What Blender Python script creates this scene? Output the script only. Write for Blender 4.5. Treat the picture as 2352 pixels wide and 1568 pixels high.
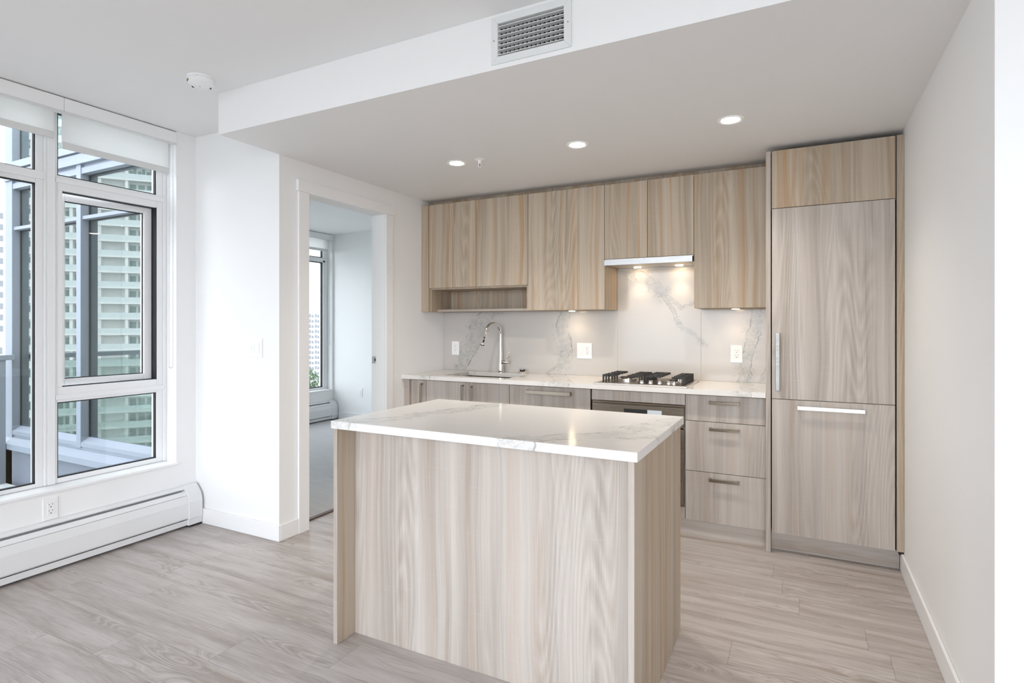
import bpy, bmesh, math, random
from mathutils import Vector, Matrix
random.seed(7)
C = bpy.context.scene
COL = C.collection
for o in list(bpy.data.objects):
    bpy.data.objects.remove(o)

# ------------------------------------------------------------------ camera, light, exposure
cam_d = bpy.data.cameras.new('camera')
cam = bpy.data.objects.new('camera', cam_d); COL.objects.link(cam)
cam.location = (0, 0, 1.3087)
cam.rotation_euler = (math.pi/2, 0, math.radians(27.13))
cam_d.sensor_width = 36.0
cam_d.lens = 36.0*1300.2/2352
cam_d.shift_y = -38.5/2352
cam_d.clip_end = 2000; cam_d.clip_start = 0.02
C.camera = cam

world = bpy.data.worlds.new('overcast sky'); C.world = world
world.use_nodes = True
wn = world.node_tree.nodes; wl = world.node_tree.links
bg = wn['Background']
bg.inputs['Color'].default_value = (0.94, 0.98, 1.06, 1)
# overcast, gradient added: brighter towards the south, weaker through the west windows
tcw = wn.new('ShaderNodeTexCoord'); spw = wn.new('ShaderNodeSeparateXYZ'); mrw = wn.new('ShaderNodeMapRange')
wl.new(tcw.outputs['Generated'], spw.inputs[0]); wl.new(spw.outputs['Y'], mrw.inputs['Value'])
mrw.interpolation_type = 'SMOOTHSTEP'
for k_, v_ in (('From Min', .2), ('From Max', -.9), ('To Min', 3.6), ('To Max', 5.5)): mrw.inputs[k_].default_value = v_
wl.new(mrw.outputs['Result'], bg.inputs['Strength'])

C.view_settings.view_transform = 'Standard'
C.view_settings.look = 'None'
C.view_settings.gamma = 1
C.view_settings.use_curve_mapping = False
C.view_settings.exposure = 0.35
C.cycles.max_bounces = 12
C.cycles.diffuse_bounces = 7
C.cycles.glossy_bounces = 5
C.cycles.transparent_max_bounces = 24
C.cycles.sample_clamp_indirect = 6

def portal(x0, x1, y0, y1, z0, z1, rot):
    """sampling portal of the daylight in one window opening"""
    ld = bpy.data.lights.new('daylight', 'AREA'); ld.shape = 'RECTANGLE'
    ld.cycles.is_portal = True
    o = bpy.data.objects.new('daylight_portal', ld); COL.objects.link(o)
    o.location = ((x0+x1)/2, (y0+y1)/2, (z0+z1)/2)
    o.rotation_euler = rot
    ld.size = max(x1-x0, y1-y0); ld.size_y = z1-z0
H = math.pi/2
portal(-3.8, -3.8, 1.6, 2.27, .42, 2.5, (H, 0, -H))
portal(-3.8, -3.8, 1.24, 1.6, .42, 2.5, (H, 0, -H))
portal(-3.8, -3.8, -2.6, -.3, .42, 2.5, (H, 0, -H))
portal(-3.3, 4.3, -2.85, -2.85, .1, 2.5, (H, 0, 0))
portal(-5.95, -5.95, 3.3, 5.85, .42, 2.5, (H, 0, -H))

# ------------------------------------------------------------------ mesh helpers
class B:
    """collects simple solids into one mesh, in world coordinates"""
    def __init__(s): s.bm = bmesh.new()
    def box(s, x0, x1, y0, y1, z0, z1):
        x0, x1 = min(x0, x1), max(x0, x1); y0, y1 = min(y0, y1), max(y0, y1); z0, z1 = min(z0, z1), max(z0, z1)
        v = [s.bm.verts.new(p) for p in ((x0,y0,z0),(x1,y0,z0),(x1,y1,z0),(x0,y1,z0),(x0,y0,z1),(x1,y0,z1),(x1,y1,z1),(x0,y1,z1))]
        for f in ((3,2,1,0),(4,5,6,7),(0,1,5,4),(1,2,6,5),(2,3,7,6),(3,0,4,7)):
            s.bm.faces.new([v[i] for i in f])
        return s
    def prism(s, prof, axis, a0, a1):
        """profile in the two other axes (order x,y,z) extruded along an axis"""
        def P(p, a):
            return {'x': (a, p[0], p[1]), 'y': (p[0], a, p[1]), 'z': (p[0], p[1], a)}[axis]
        A = [s.bm.verts.new(P(p, a0)) for p in prof]; Bv = [s.bm.verts.new(P(p, a1)) for p in prof]
        n = len(prof)
        for i in range(n):
            j = (i+1) % n
            s.bm.faces.new((A[i], A[j], Bv[j], Bv[i]))
        s.bm.faces.new(A[::-1]); s.bm.faces.new(Bv)
        return s
    def lathe(s, prof, c, axis='z', n=32, cap=True):
        """(radius, height) pairs turned about an axis through c"""
        rings = []
        for r, h in prof:
            ring = []
            for k in range(n):
                a = 2*math.pi*k/n
                p = (r*math.cos(a), r*math.sin(a), h)
                if axis == 'x': p = (p[2], p[0], p[1])
                elif axis == 'y': p = (p[1], p[2], p[0])
                ring.append(s.bm.verts.new((p[0]+c[0], p[1]+c[1], p[2]+c[2])))
            rings.append(ring)
        for a, b in zip(rings, rings[1:]):
            for k in range(n):
                s.bm.faces.new((a[k], a[(k+1) % n], b[(k+1) % n], b[k]))
        if cap:
            s.bm.faces.new(rings[0][::-1]); s.bm.faces.new(rings[-1])
        return s
    def tube(s, pts, rad, n=16, squash=1.0):
        pts = [Vector(p) for p in pts]
        if not isinstance(rad, (list, tuple)): rad = [rad]*len(pts)
        rings = []; up = None
        for i, p in enumerate(pts):
            t = (pts[min(i+1, len(pts)-1)] - pts[max(i-1, 0)]).normalized()
            if up is None:
                up = Vector((0, 0, 1)) if abs(t.z) < .9 else Vector((1, 0, 0))
            sx = t.cross(up).normalized(); up = sx.cross(t).normalized()
            rings.append([s.bm.verts.new(p + sx*rad[i]*math.cos(2*math.pi*k/n) + up*rad[i]*squash*math.sin(2*math.pi*k/n)) for k in range(n)])
        for a, b in zip(rings, rings[1:]):
            for k in range(n):
                s.bm.faces.new((a[k], a[(k+1) % n], b[(k+1) % n], b[k]))
        s.bm.faces.new(rings[0][::-1]); s.bm.faces.new(rings[-1])
        return s

def empty(name, loc, label, cat, group=None):
    o = bpy.data.objects.new(name, None); COL.objects.link(o)
    o.location = loc; o.empty_display_size = .05
    tag(o, label, cat, group)
    return o
def tag(o, label=None, cat=None, group=None, kind=None):
    if label: o['label'] = label
    if cat: o['category'] = cat
    if group: o['group'] = group
    if kind: o['kind'] = kind
    return o
def wloc(o):
    v = Vector(o.location)
    while o.parent: o = o.parent; v = v + Vector(o.location)
    return v
def obj(name, b, mat, parent=None, bevel=0, smooth=False, origin=None, seg=2):
    bm = b.bm
    bmesh.ops.recalc_face_normals(bm, faces=bm.faces)
    if origin is not None: off = Vector(origin)
    elif parent: off = wloc(parent)
    else:
        xs = [v.co for v in bm.verts]
        off = Vector((sum(min(c[i] for c in xs) + max(c[i] for c in xs) for i in (0,))/2,
                      (min(c[1] for c in xs)+max(c[1] for c in xs))/2, min(c[2] for c in xs)))
    for v in bm.verts: v.co -= off
    me = bpy.data.meshes.new(name); bm.to_mesh(me); bm.free()
    for m in (mat if isinstance(mat, (list, tuple)) else [mat]): me.materials.append(m)
    o = bpy.data.objects.new(name, me); COL.objects.link(o)
    if parent:
        o.parent = parent
        o.location = off - wloc(parent)
    else: o.location = off
    if smooth:
        for p in me.polygons: p.use_smooth = True
        es = o.modifiers.new('split', 'EDGE_SPLIT'); es.split_angle = math.radians(38)
    if bevel:
        m = o.modifiers.new('bevel', 'BEVEL'); m.width = bevel; m.segments = seg; m.limit_method = 'ANGLE'
    return o
def struct(name, b, mat, parent=None, bevel=0):
    o = obj(name, b, mat, parent, bevel)
    if parent is None: o['kind'] = 'structure'
    return o
def bx(*a): return B().box(*a)
def dup(root, loc, label, group=None):
    r = root.copy(); COL.objects.link(r); r.location = loc; r['label'] = label
    if group: r['group'] = group
    def rec(src, dst):
        for ch in list(src.children):
            c = ch.copy(); COL.objects.link(c); c.parent = dst
            rec(ch, c)
    rec(root, r)
    return r

# ------------------------------------------------------------------ materials
class N:
    """small node-tree builder"""
    def __init__(s, name):
        s.m = bpy.data.materials.new(name); s.m.use_nodes = True
        s.t = s.m.node_tree; s.n = s.t.nodes; s.bsdf = s.n['Principled BSDF']; s.out = s.n['Material Output']
    def new(s, typ, **k):
        nd = s.n.new(typ)
        for a, v in k.items(): setattr(nd, a, v)
        return nd
    def put(s, sock, v):
        if isinstance(v, bpy.types.NodeSocket): s.t.links.new(v, sock)
        else: sock.default_value = v
    def math(s, op, a, b=None, c=None, clamp=False):
        nd = s.new('ShaderNodeMath', operation=op); nd.use_clamp = clamp
        for i, v in enumerate((a, b, c)):
            if v is not None: s.put(nd.inputs[i], v)
        return nd.outputs[0]
    def vec(s, op, a, b=None, scale=None):
        nd = s.new('ShaderNodeVectorMath', operation=op)
        s.put(nd.inputs[0], a)
        if b is not None: s.put(nd.inputs[1], b)
        if scale is not None: s.put(nd.inputs['Scale'], scale)
        return nd.outputs['Value'] if op in ('DOT_PRODUCT', 'LENGTH', 'DISTANCE') else nd.outputs['Vector']
    def comb(s, x, y, z):
        nd = s.new('ShaderNodeCombineXYZ')
        for i, v in enumerate((x, y, z)): s.put(nd.inputs[i], v)
        return nd.outputs[0]
    def sep(s, v):
        nd = s.new('ShaderNodeSeparateXYZ'); s.put(nd.inputs[0], v); return nd.outputs
    def noise(s, v, scale, detail=3, rough=.5, dist=0, out='Fac'):
        nd = s.new('ShaderNodeTexNoise'); s.put(nd.inputs['Vector'], v)
        s.put(nd.inputs['Scale'], scale); nd.inputs['Detail'].default_value = detail
        nd.inputs['Roughness'].default_value = rough; nd.inputs['Distortion'].default_value = dist
        return nd.outputs[out]
    def ramp(s, v, lo, hi, a=0.0, b=1.0):
        nd = s.new('ShaderNodeMapRange'); nd.interpolation_type = 'SMOOTHSTEP'
        s.put(nd.inputs['Value'], v)
        for k, x in zip(('From Min', 'From Max', 'To Min', 'To Max'), (lo, hi, a, b)): s.put(nd.inputs[k], x)
        return nd.outputs['Result']
    def mix(s, f, a, b, mode='MIX'):
        nd = s.new('ShaderNodeMix', data_type='RGBA', blend_type=mode)
        s.put(nd.inputs[0], f); s.put(nd.inputs[6], a); s.put(nd.inputs[7], b)
        return nd.outputs[2]
    def bump(s, h, strength=.1, dist=.001):
        nd = s.new('ShaderNodeBump'); s.put(nd.inputs['Height'], h)
        nd.inputs['Strength'].default_value = strength; nd.inputs['Distance'].default_value = dist
        s.t.links.new(nd.outputs[0], s.bsdf.inputs['Normal'])
    def coords(s): return s.new('ShaderNodeTexCoord').outputs['Object']
    def rand(s): return s.new('ShaderNodeObjectInfo').outputs['Random']
    def set(s, **k):
        for a, v in k.items(): s.put(s.bsdf.inputs[a.replace('_', ' ')], v)
        return s.m
def col(r, g, b): return (r, g, b, 1)
def plain(name, c, rough=.5, metal=0.0, spec=.5, grain=0.0, gscale=200):
    n = N(name)
    if grain:
        f = n.noise(n.coords(), gscale, 4)
        n.put(n.bsdf.inputs['Base Color'], n.mix(f, col(*[x*(1-grain) for x in c]), col(*[min(1, x*(1+grain)) for x in c])))
    else: n.put(n.bsdf.inputs['Base Color'], col(*c))
    return n.set(Roughness=rough, Metallic=metal, Specular_IOR_Level=spec)

def paint(name, c, rough):
    n = N(name); p = n.coords()
    f = n.noise(p, 1.3, 3)
    n.put(n.bsdf.inputs['Base Color'], n.mix(f, col(*[x*.985 for x in c]), col(*c)))
    n.bump(n.noise(p, 260, 3), .06, .0006)
    return n.set(Roughness=rough, Specular_IOR_Level=.35)
WALL = paint('wall paint', (.87, .87, .868), .55)
CEIL = paint('ceiling paint', (.85, .85, .85), .75)
TRIM = plain('trim paint', (.86, .86, .86), .32)
VINYL = plain('white window vinyl', (.84, .845, .85), .35)
PLAST = plain('white plastic', (.88, .88, .88), .3)
ENAMEL = plain('heater enamel', (.78, .785, .79), .38)
BLACK = plain('black rubber', (.012, .012, .014), .6)
DARK = plain('dark cavity', (.02, .02, .02), .8)
GAP = plain('dark brown gap', (.05, .035, .025), .8)
IRON = plain('cast iron', (.022, .02, .018), .5, grain=.25, gscale=400)
CHROME = plain('chrome', (.86, .84, .82), .06, 1.0)
def brushed(name, c, rough, axis=0):
    n = N(name); p = n.sep(n.coords())
    sc = [4, 4, 4]; sc[axis] = .15
    v = n.comb(*[n.math('MULTIPLY', p[i], float(sc[i]*60)) for i in range(3)])
    f = n.noise(v, 1.0, 4)
    n.put(n.bsdf.inputs['Base Color'], n.mix(f, col(*[x*.88 for x in c]), col(*c)))
    n.put(n.bsdf.inputs['Roughness'], n.ramp(f, .2, .8, rough*.75, rough*1.25))
    return n.set(Metallic=1.0)
STEEL = brushed('brushed steel', (.70, .68, .65), .3)
OVEN = brushed('bronze tinted steel', (.30, .265, .22), .34)
HANDLE = brushed('brushed nickel handle', (.40, .35, .285), .22)
NICKEL = brushed('satin nickel handle', (.36, .365, .355), .45)

def wood(name, horizontal=False, tan=.2, tint=(1, 1, 1)):
    n = N(name)
    r = n.rand()
    p = n.sep(n.coords())
    if horizontal: u = n.math('ADD', p[2], p[1]); v = p[0]
    else: u = n.math('ADD', p[0], p[1]); v = p[2]
    u = n.math('ADD', u, n.math('MULTIPLY', r, 37.0)); v = n.math('ADD', v, n.math('MULTIPLY', r, 11.0))
    # slow wander of the grain
    w = n.noise(n.comb(n.math('MULTIPLY', u, 2.2), n.math('MULTIPLY', v, .7), r), 1.0, 2)
    uu = n.math('ADD', u, n.math('MULTIPLY', n.math('SUBTRACT', w, .5), .10))
    tone = n.noise(n.comb(n.math('MULTIPLY', uu, 13.0), n.math('MULTIPLY', v, .30), 3.1), 1.0, 3, .55)
    stripe = n.noise(n.comb(n.math('MULTIPLY', uu, 62.0), n.math('MULTIPLY', v, .55), 1.7), 1.0, 3, .6)
    fine = n.noise(n.comb(n.math('MULTIPLY', uu, 330.0), n.math('MULTIPLY', v, 5.0), 9.2), 1.0, 3, .6)
    # cathedral rings
    w2 = n.noise(n.comb(n.math('MULTIPLY', u, 4.2), n.math('MULTIPLY', v, .38), 5.5), 1.0, 1)
    ring = n.math('SINE', n.math('MULTIPLY', w2, 210.0))
    ringm = n.ramp(n.noise(n.comb(n.math('MULTIPLY', u, 5.0), n.math('MULTIPLY', v, .25), 7.7), 1.0, 1), .52, .64)
    ring = n.math('MULTIPLY', n.math('MULTIPLY', ring, .5), ringm)
    c = n.mix(n.ramp(tone, .30, .70), col(.36, .31, .268), col(.50, .452, .408))
    c = n.mix(n.math('MULTIPLY', n.ramp(stripe, .42, .70), .5), c, col(.56, .52, .48))
    ts = n.noise(n.comb(n.math('MULTIPLY', uu, 24.0), n.math('MULTIPLY', v, .30), 21.0), 1.0, 3, .55)
    c = n.mix(n.math('MULTIPLY', n.ramp(ts, .44, .74), tan), c, col(.41, .275, .165))
    k = n.math('ADD', n.math('MULTIPLY', n.math('SUBTRACT', fine, .5), .55), n.math('MULTIPLY', ring, .22))
    c = n.mix(n.ramp(k, .0, .30, 0, .55), c, col(.66, .63, .59))
    c = n.mix(n.ramp(k, .0, -.30, 0, .50), c, col(.25, .205, .17))
    # faint cross weave of the laminate
    cw = n.noise(n.comb(n.math('MULTIPLY', u, 6.0), n.math('MULTIPLY', v, 260.0), 2.2), 1.0, 2)
    c = n.mix(n.ramp(cw, .60, .80, 0, .14), c, col(.70, .67, .63))
    c = n.mix(1.0, c, col(*tint), 'MULTIPLY')
    n.put(n.bsdf.inputs['Base Color'], c)
    n.bump(fine, .12, .0006)
    return n.set(Roughness=.5, Specular_IOR_Level=.3)
WOOD = wood('pale ash laminate')
WOODLIT = wood('warm-lit ash laminate', tan=.9, tint=(.97, .91, .80))  # same laminate, the lamps' warm cast put into its colour
WOODH = wood('pale ash laminate cross grain', True, .35)

def quartz(name, axes, veins, warm=(.74, .715, .685), origin=(0, 0, 0)):
    """veins: (polyline in the two given axes, half width, strength)"""
    n = N(name)
    p = n.vec('ADD', n.coords(), origin)
    s3 = n.sep(p)
    q0 = n.comb(s3[axes[0]], s3[axes[1]], 0.0)
    nz = n.noise(p, 5.5, 5, .62, out='Color')
    q = n.vec('ADD', q0, n.vec('SCALE', n.vec('SUBTRACT', nz, (.5, .5, .5)), scale=.10))
    q = n.vec('MULTIPLY', q, (1, 1, 0))
    cur = None
    for line, wid, st in veins:
        for a, b in zip(line, line[1:]):
            ba = (b[0]-a[0], b[1]-a[1], 0); L = ba[0]**2+ba[1]**2
            pa = n.vec('SUBTRACT', q, (a[0], a[1], 0))
            t = n.math('DIVIDE', n.vec('DOT_PRODUCT', pa, ba), L, clamp=True)
            d = n.vec('LENGTH', n.vec('SUBTRACT', pa, n.vec('SCALE', ba, scale=t)))
            d = n.math('DIVIDE', d, wid)
            cur = d if cur is None else n.math('MINIMUM', cur, d)
    mask = n.ramp(cur, 1.05, .85)
    edge = n.math('MULTIPLY', n.ramp(n.math('ABSOLUTE', n.math('SUBTRACT', cur, 1.0)), .16, 0), n.ramp(n.noise(p, 9, 3), .42, .62))
    rd = n.noise(p, 26, 6, .65, 1.2)
    ridge = n.math('MULTIPLY', n.ramp(n.math('ABSOLUTE', n.math('SUBTRACT', rd, .5)), .035, 0), n.ramp(n.noise(p, 14, 3), .40, .62))
    far = n.math('MULTIPLY', ridge, n.ramp(cur, 2.6, 1.0))
    cloud = n.noise(p, 30, 4)
    base = n.mix(n.noise(p, 3.0, 3), col(*warm), col(*[x*1.03 for x in warm]))
    base = n.mix(n.ramp(n.noise(p, 420, 2), .62, .8, 0, .25), base, col(.80, .79, .77))
    g_ = sum(warm)/3
    c = n.mix(n.math('MULTIPLY', mask, n.ramp(cloud, .35, .7, .2, .75)), base, col(g_*.80, g_*.80, g_*.77))
    c = n.mix(n.math('MULTIPLY', far, .75), c, col(g_*.46, g_*.45, g_*.42))
    c = n.mix(n.math('MULTIPLY', edge, .8), c, col(g_*.36, g_*.345, g_*.32))
    n.put(n.bsdf.inputs['Base Color'], c)
    return n.set(Roughness=.13, Specular_IOR_Level=.5)

def floor_mat():
    n = N('grey oak plank floor')
    p = n.sep(n.coords())
    PW, PL = .180, 1.22
    row = n.math('FLOOR', n.math('DIVIDE', p[1], PW))
    wr = n.new('ShaderNodeTexWhiteNoise', noise_dimensions='1D'); n.put(wr.inputs['W'], row)
    xs = n.math('ADD', p[0], n.math('MULTIPLY', wr.outputs['Value'], PL*3))
    cx = n.math('FLOOR', n.math('DIVIDE', xs, PL))
    wn2 = n.new('ShaderNodeTexWhiteNoise', noise_dimensions='2D'); n.put(wn2.inputs['Vector'], n.comb(row, cx, 0.0))
    r = wn2.outputs['Value']; rc = n.sep(wn2.outputs['Color'])
    fy = n.math('FRACT', n.math('DIVIDE', p[1], PW)); fx = n.math('FRACT', n.math('DIVIDE', xs, PL))
    ey = n.math('MULTIPLY', n.math('MINIMUM', fy, n.math('SUBTRACT', 1.0, fy)), PW)
    ex = n.math('MULTIPLY', n.math('MINIMUM', fx, n.math('SUBTRACT', 1.0, fx)), PL)
    seam = n.ramp(n.math('MINIMUM', ex, ey), .0016, .0004)
    u = n.math('ADD', p[1], n.math('MULTIPLY', r, 23.0)); v = n.math('ADD', xs, n.math('MULTIPLY', rc[1], 17.0))
    w = n.noise(n.comb(n.math('MULTIPLY', u, 4.0), n.math('MULTIPLY', v, 1.6), r), 1.0, 3, .55)
    uu = n.math('ADD', u, n.math('MULTIPLY', n.math('SUBTRACT', w, .5), .07))
    tone = n.noise(n.comb(n.math('MULTIPLY', uu, 16.0), n.math('MULTIPLY', v, 1.3), 3.0), 1.0, 4, .6)
    w2 = n.noise(n.comb(n.math('MULTIPLY', u, 7.5), n.math('MULTIPLY', v, 1.25), 5.0), 1.0, 2, .45)
    ring = n.math('SINE', n.math('MULTIPLY', w2, 120.0))
    rm = n.ramp(n.noise(n.comb(n.math('MULTIPLY', u, 6.0), n.math('MULTIPLY', v, 1.0), 8.0), 1.0, 1), .44, .60)
    ring = n.math('MULTIPLY', ring, rm)
    fine = n.noise(n.comb(n.math('MULTIPLY', uu, 260.0), n.math('MULTIPLY', v, 7.0), 9.0), 1.0, 4, .65)
    scr = n.noise(n.comb(n.math('MULTIPLY', u, 8.0), n.math('MULTIPLY', v, 70.0), 4.0), 1.0, 3)
    c = n.mix(n.ramp(tone, .32, .68), col(.335, .288, .265), col(.50, .46, .438))
    c = n.mix(n.math('MULTIPLY', r, .35), c, col(.50, .465, .44))
    ts = n.noise(n.comb(n.math('MULTIPLY', uu, 12.0), n.math('MULTIPLY', v, .8), 13.0), 1.0, 3)
    c = n.mix(n.ramp(ts, .54, .74, 0, .7), c, col(.265, .20, .15))
    c = n.mix(n.ramp(ring, .55, 1.0, 0, .40), c, col(.57, .535, .51))
    c = n.mix(n.ramp(ring, -.6, -1.0, 0, .34), c, col(.24, .20, .18))
    c = n.mix(n.ramp(fine, .52, .72, 0, .6), c, col(.60, .565, .54))
    c = n.mix(n.ramp(fine, .48, .28, 0, .55), c, col(.22, .185, .165))
    c = n.mix(n.ramp(scr, .60, .80, 0, .22), c, col(.60, .57, .55))
    c = n.mix(n.math('MULTIPLY', seam, .55), c, col(.16, .135, .12))
    n.put(n.bsdf.inputs['Base Color'], c)
    n.bump(n.math('SUBTRACT', n.math('MULTIPLY', fine, .4), seam), .2, .001)
    n.put(n.bsdf.inputs['Roughness'], n.ramp(fine, .2, .8, .36, .5))
    return n.set(Specular_IOR_Level=.45)
FLOOR = floor_mat()

def carpet_mat():
    n = N('pale loop carpet'); p = n.coords(); s = n.sep(p)
    f = n.noise(p, 420, 3); w = n.noise(n.comb(n.math('MULTIPLY', s[0], 5.0), n.math('MULTIPLY', s[1], 22.0), 0.0), 1.0, 3)
    c = n.mix(w, col(.50, .49, .49), col(.66, .65, .65))
    c = n.mix(n.ramp(f, .3, .7, 0, .3), c, col(.42, .41, .41))
    n.put(n.bsdf.inputs['Base Color'], c); n.bump(f, .8, .004)
    return n.set(Roughness=.95, Specular_IOR_Level=.1)
CARPET = carpet_mat()

def glass(name, tint, refl, ior=1.45):
    """thin pane: clear with a fresnel reflection, or a mirror coated pane"""
    n = N(name)
    tr = n.new('ShaderNodeBsdfTransparent'); tr.inputs[0].default_value = col(*tint)
    gl = n.new('ShaderNodeBsdfGlossy'); gl.inputs['Roughness'].default_value = 0.0
    gl.inputs['Color'].default_value = col(.95, 1.0, .98)
    ge = n.new('ShaderNodeNewGeometry')
    cs = n.math('ABSOLUTE', n.vec('DOT_PRODUCT', ge.outputs['Normal'], ge.outputs['Incoming']))
    f = n.math('POWER', n.math('SUBTRACT', 1.0, cs, clamp=True), 5.0)
    f = n.math('ADD', n.math('MULTIPLY', f, .96-refl), .04+refl, clamp=True)
    mx = n.new('ShaderNodeMixShader')
    n.put(mx.inputs[0], f); n.t.links.new(tr.outputs[0], mx.inputs[1]); n.t.links.new(gl.outputs[0], mx.inputs[2])
    n.t.links.new(mx.outputs[0], n.out.inputs['Surface'])
    return n.m
GLASS = glass('low-e window glass', (.80, .815, .815), 0)
PATIO = glass('clear patio glass', (.985, .99, .99), 0)
COATED = glass('mirror coated facade glass', (.50, .56, .55), .34)
GUARD = glass('green guard glass', (.75, .81, .79), .04)
def blind_mat():
    n = N('blind fabric'); p = n.coords()
    f = n.noise(p, 900, 2)
    c = n.mix(f, col(.86, .86, .85), col(.93, .93, .92))
    d = n.new('ShaderNodeBsdfDiffuse'); t = n.new('ShaderNodeBsdfTranslucent')
    n.put(d.inputs[0], c); t.inputs[0].default_value = col(.92, .92, .91)
    mx = n.new('ShaderNodeMixShader'); mx.inputs[0].default_value = .6
    n.t.links.new(d.outputs[0], mx.inputs[1]); n.t.links.new(t.outputs[0], mx.inputs[2])
    n.t.links.new(mx.outputs[0], n.out.inputs['Surface'])
    return n.m
BLIND = blind_mat()
HEM = plain('blind hem', (.70, .70, .69), .6)
def emit(name, c, s):
    n = N(name); n.set(Base_Color=col(.9, .9, .9), Emission_Color=col(*c), Emission_Strength=s); return n.m
LAMP = emit('lit warm lens', (1, .90, .76), 45)
PUCK = emit('lit warm puck', (1, .76, .48), 34)
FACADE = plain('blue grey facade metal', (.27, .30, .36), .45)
FACADED = plain('grey blue rail and mullion shade', (.20, .225, .255), .5)  # railing grey, also the shade painted on the mullion sides
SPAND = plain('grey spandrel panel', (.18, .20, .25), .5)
CONC = plain('pale concrete', (.55, .55, .54), .8, grain=.08, gscale=6)
TWHITE = plain('tower white', (.80, .80, .79), .7)
TBEIGE = plain('tower pale render', (.72, .71, .69), .8)
TGLASS = plain('tower green glass', (.27, .35, .335), .15)
TRAIL = plain('tower pale railing', (.66, .71, .71), .35)
TWIN = plain('tower grey window', (.21, .225, .25), .3)
LEAF = plain('leaves', (.06, .12, .04), .7, grain=.5, gscale=3)
BARK = plain('bark', (.09, .06, .04), .9)
GROUND = plain('street and lawn', (.31, .315, .295), .9, grain=.3, gscale=.05)
PORC = plain('white sticker', (.62, .68, .74), .5)
GREENL = plain('green indicator', (.20, .23, .04), .4)

# ------------------------------------------------------------------ room shell
ZM, ZK = 2.560, 2.339            # main ceiling, kitchen ceiling
XW, XD, XR = -3.609, -2.8154, .4783
YB, YP, YS = 4.1764, 2.406, 2.0055
struct('floor', bx(XW-.2, 4.6, -2.9, YP, -.12, 0).box(-2.935, 4.6, YP, 4.3, -.12, 0), FLOOR)
struct('floor_bedroom', bx(-6.0, -2.935, 2.56, 6.05, -.12, .004), CARPET)
struct('ceiling', bx(-3.85, 4.6, -3.0, YS, ZM, ZM+.15).box(-3.85, XD, YS, YP+.15, ZM, ZM+.15), CEIL)
struct('ceiling_bedroom', bx(-6.05, -2.815, YP+.15, 6.05, ZM, ZM+.15), CEIL)
# dropped kitchen ceiling: underside, fascia with the grille opening, left cheek
gx0, gx1, gz0, gz1 = -1.089, -.804, 2.386, 2.518
k = bx(XD, 4.6, YS, YB+.1, ZK, ZK+.02)
k.box(XD, gx0, YS, YS+.02, ZK+.02, ZM).box(gx1, 4.6, YS, YS+.02, ZK+.02, ZM)
k.box(gx0, gx1, YS, YS+.02, ZK+.02, gz0).box(gx0, gx1, YS, YS+.02, gz1, ZM)
k.box(XD, XD+.02, YS+.02, YP, ZK+.02, ZM).box(XD, 4.6, YS+.2, YB+.1, ZM, ZM+.15)
struct('ceiling_kitchen', k, paint('bulkhead paint', (.84, .84, .84), .7))
# left wall, with its window recesses
Wl = -3.85
w = bx(Wl, XW, -2.9, YP+.02, 0, .40)
for a, b_ in ((2.273, YP+.02), (-.3, 1.24), (-2.9, -2.6)):
    w.box(Wl, XW, a, b_, .40, ZM)
struct('wall_left', w, WALL)
struct('wall_pillar', bx(XW-.24, -2.942, YP, YP+.15, 0, ZM), WALL)
d0, d1, zdo = 2.627, 3.379, 2.146
w = bx(-2.942, XD, YP, d0, 0, ZM).box(-2.942, XD, d1, 6.05, 0, ZM).box(-2.942, XD, d0, d1, zdo, ZM)
struct('wall_door', w, WALL)
struct('wall_back', bx(XD, XR+.2, YB, YB+.12, 0, ZM), WALL)
struct('wall_right', bx(XR, 4.6, 2.019, YB, 0, ZK), WALL)
struct('wall_east', bx(4.6, 4.75, -3.0, 2.2, 0, ZM), WALL)
struct('wall_front', bx(-3.85, -3.3, -3.0, -2.9, 0, ZM).box(4.3, 4.75, -3.0, -2.9, 0, ZM).box(-3.3, 4.3, -3.0, -2.9, 0, .10), WALL)
struct('wall_bedroom_back', bx(-6.05, -2.942, 5.897, 6.05, 0, ZM), WALL)
struct('wall_bedroom_left', bx(-6.05, -5.82, 2.65, 5.897, 0, .40).box(-6.05, -5.82, 5.862, 5.897, .4, ZM).box(-6.05, -5.82, 2.65, 3.3, .4, ZM), WALL)
# baseboards
def board(name, *a): return struct(name, bx(*a), TRIM, bevel=.003)
board('baseboard_pillar', XW+.062, XD+.012, YP-.013, YP-.0005, 0, .097)
board('baseboard_door', XD+.0005, XD+.013, YP+.0005, 2.5435, 0, .097)
board('baseboard_right', XR-.013, XR-.0005, 2.02, 3.640, 0, .100)
board('baseboard_corner', XR-.013, 4.6, 2.019-.013, 2.0185, 0, .100)
board('baseboard_bedroom', -5.72, -2.9425, 5.884, 5.8965, .004, .105)
# door casing, jamb lining and header
zc = 2.218
t = bx(XD+.0005, XD+.016, 2.5442, d0, 0, zdo).box(XD+.0005, XD+.016, d1, 3.459, 0, zdo)
t.box(XD+.0005, XD+.022, 2.533, 3.470, zdo, zc)
struct('trim_1', t, TRIM, bevel=.002)
struct('trim_2', bx(-2.955, -2.922, d0, d1, .0045, .009), plain('brown transition strip', (.10, .05, .03), .5))
# window sills
struct('trim_3', bx(-3.80, XW+.012, 1.23, 2.284, .4005, .418), TRIM, bevel=.004)
struct('trim_4', bx(-5.93, -5.80, 3.3, 5.872, .4005, .418), TRIM, bevel=.004)

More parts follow.
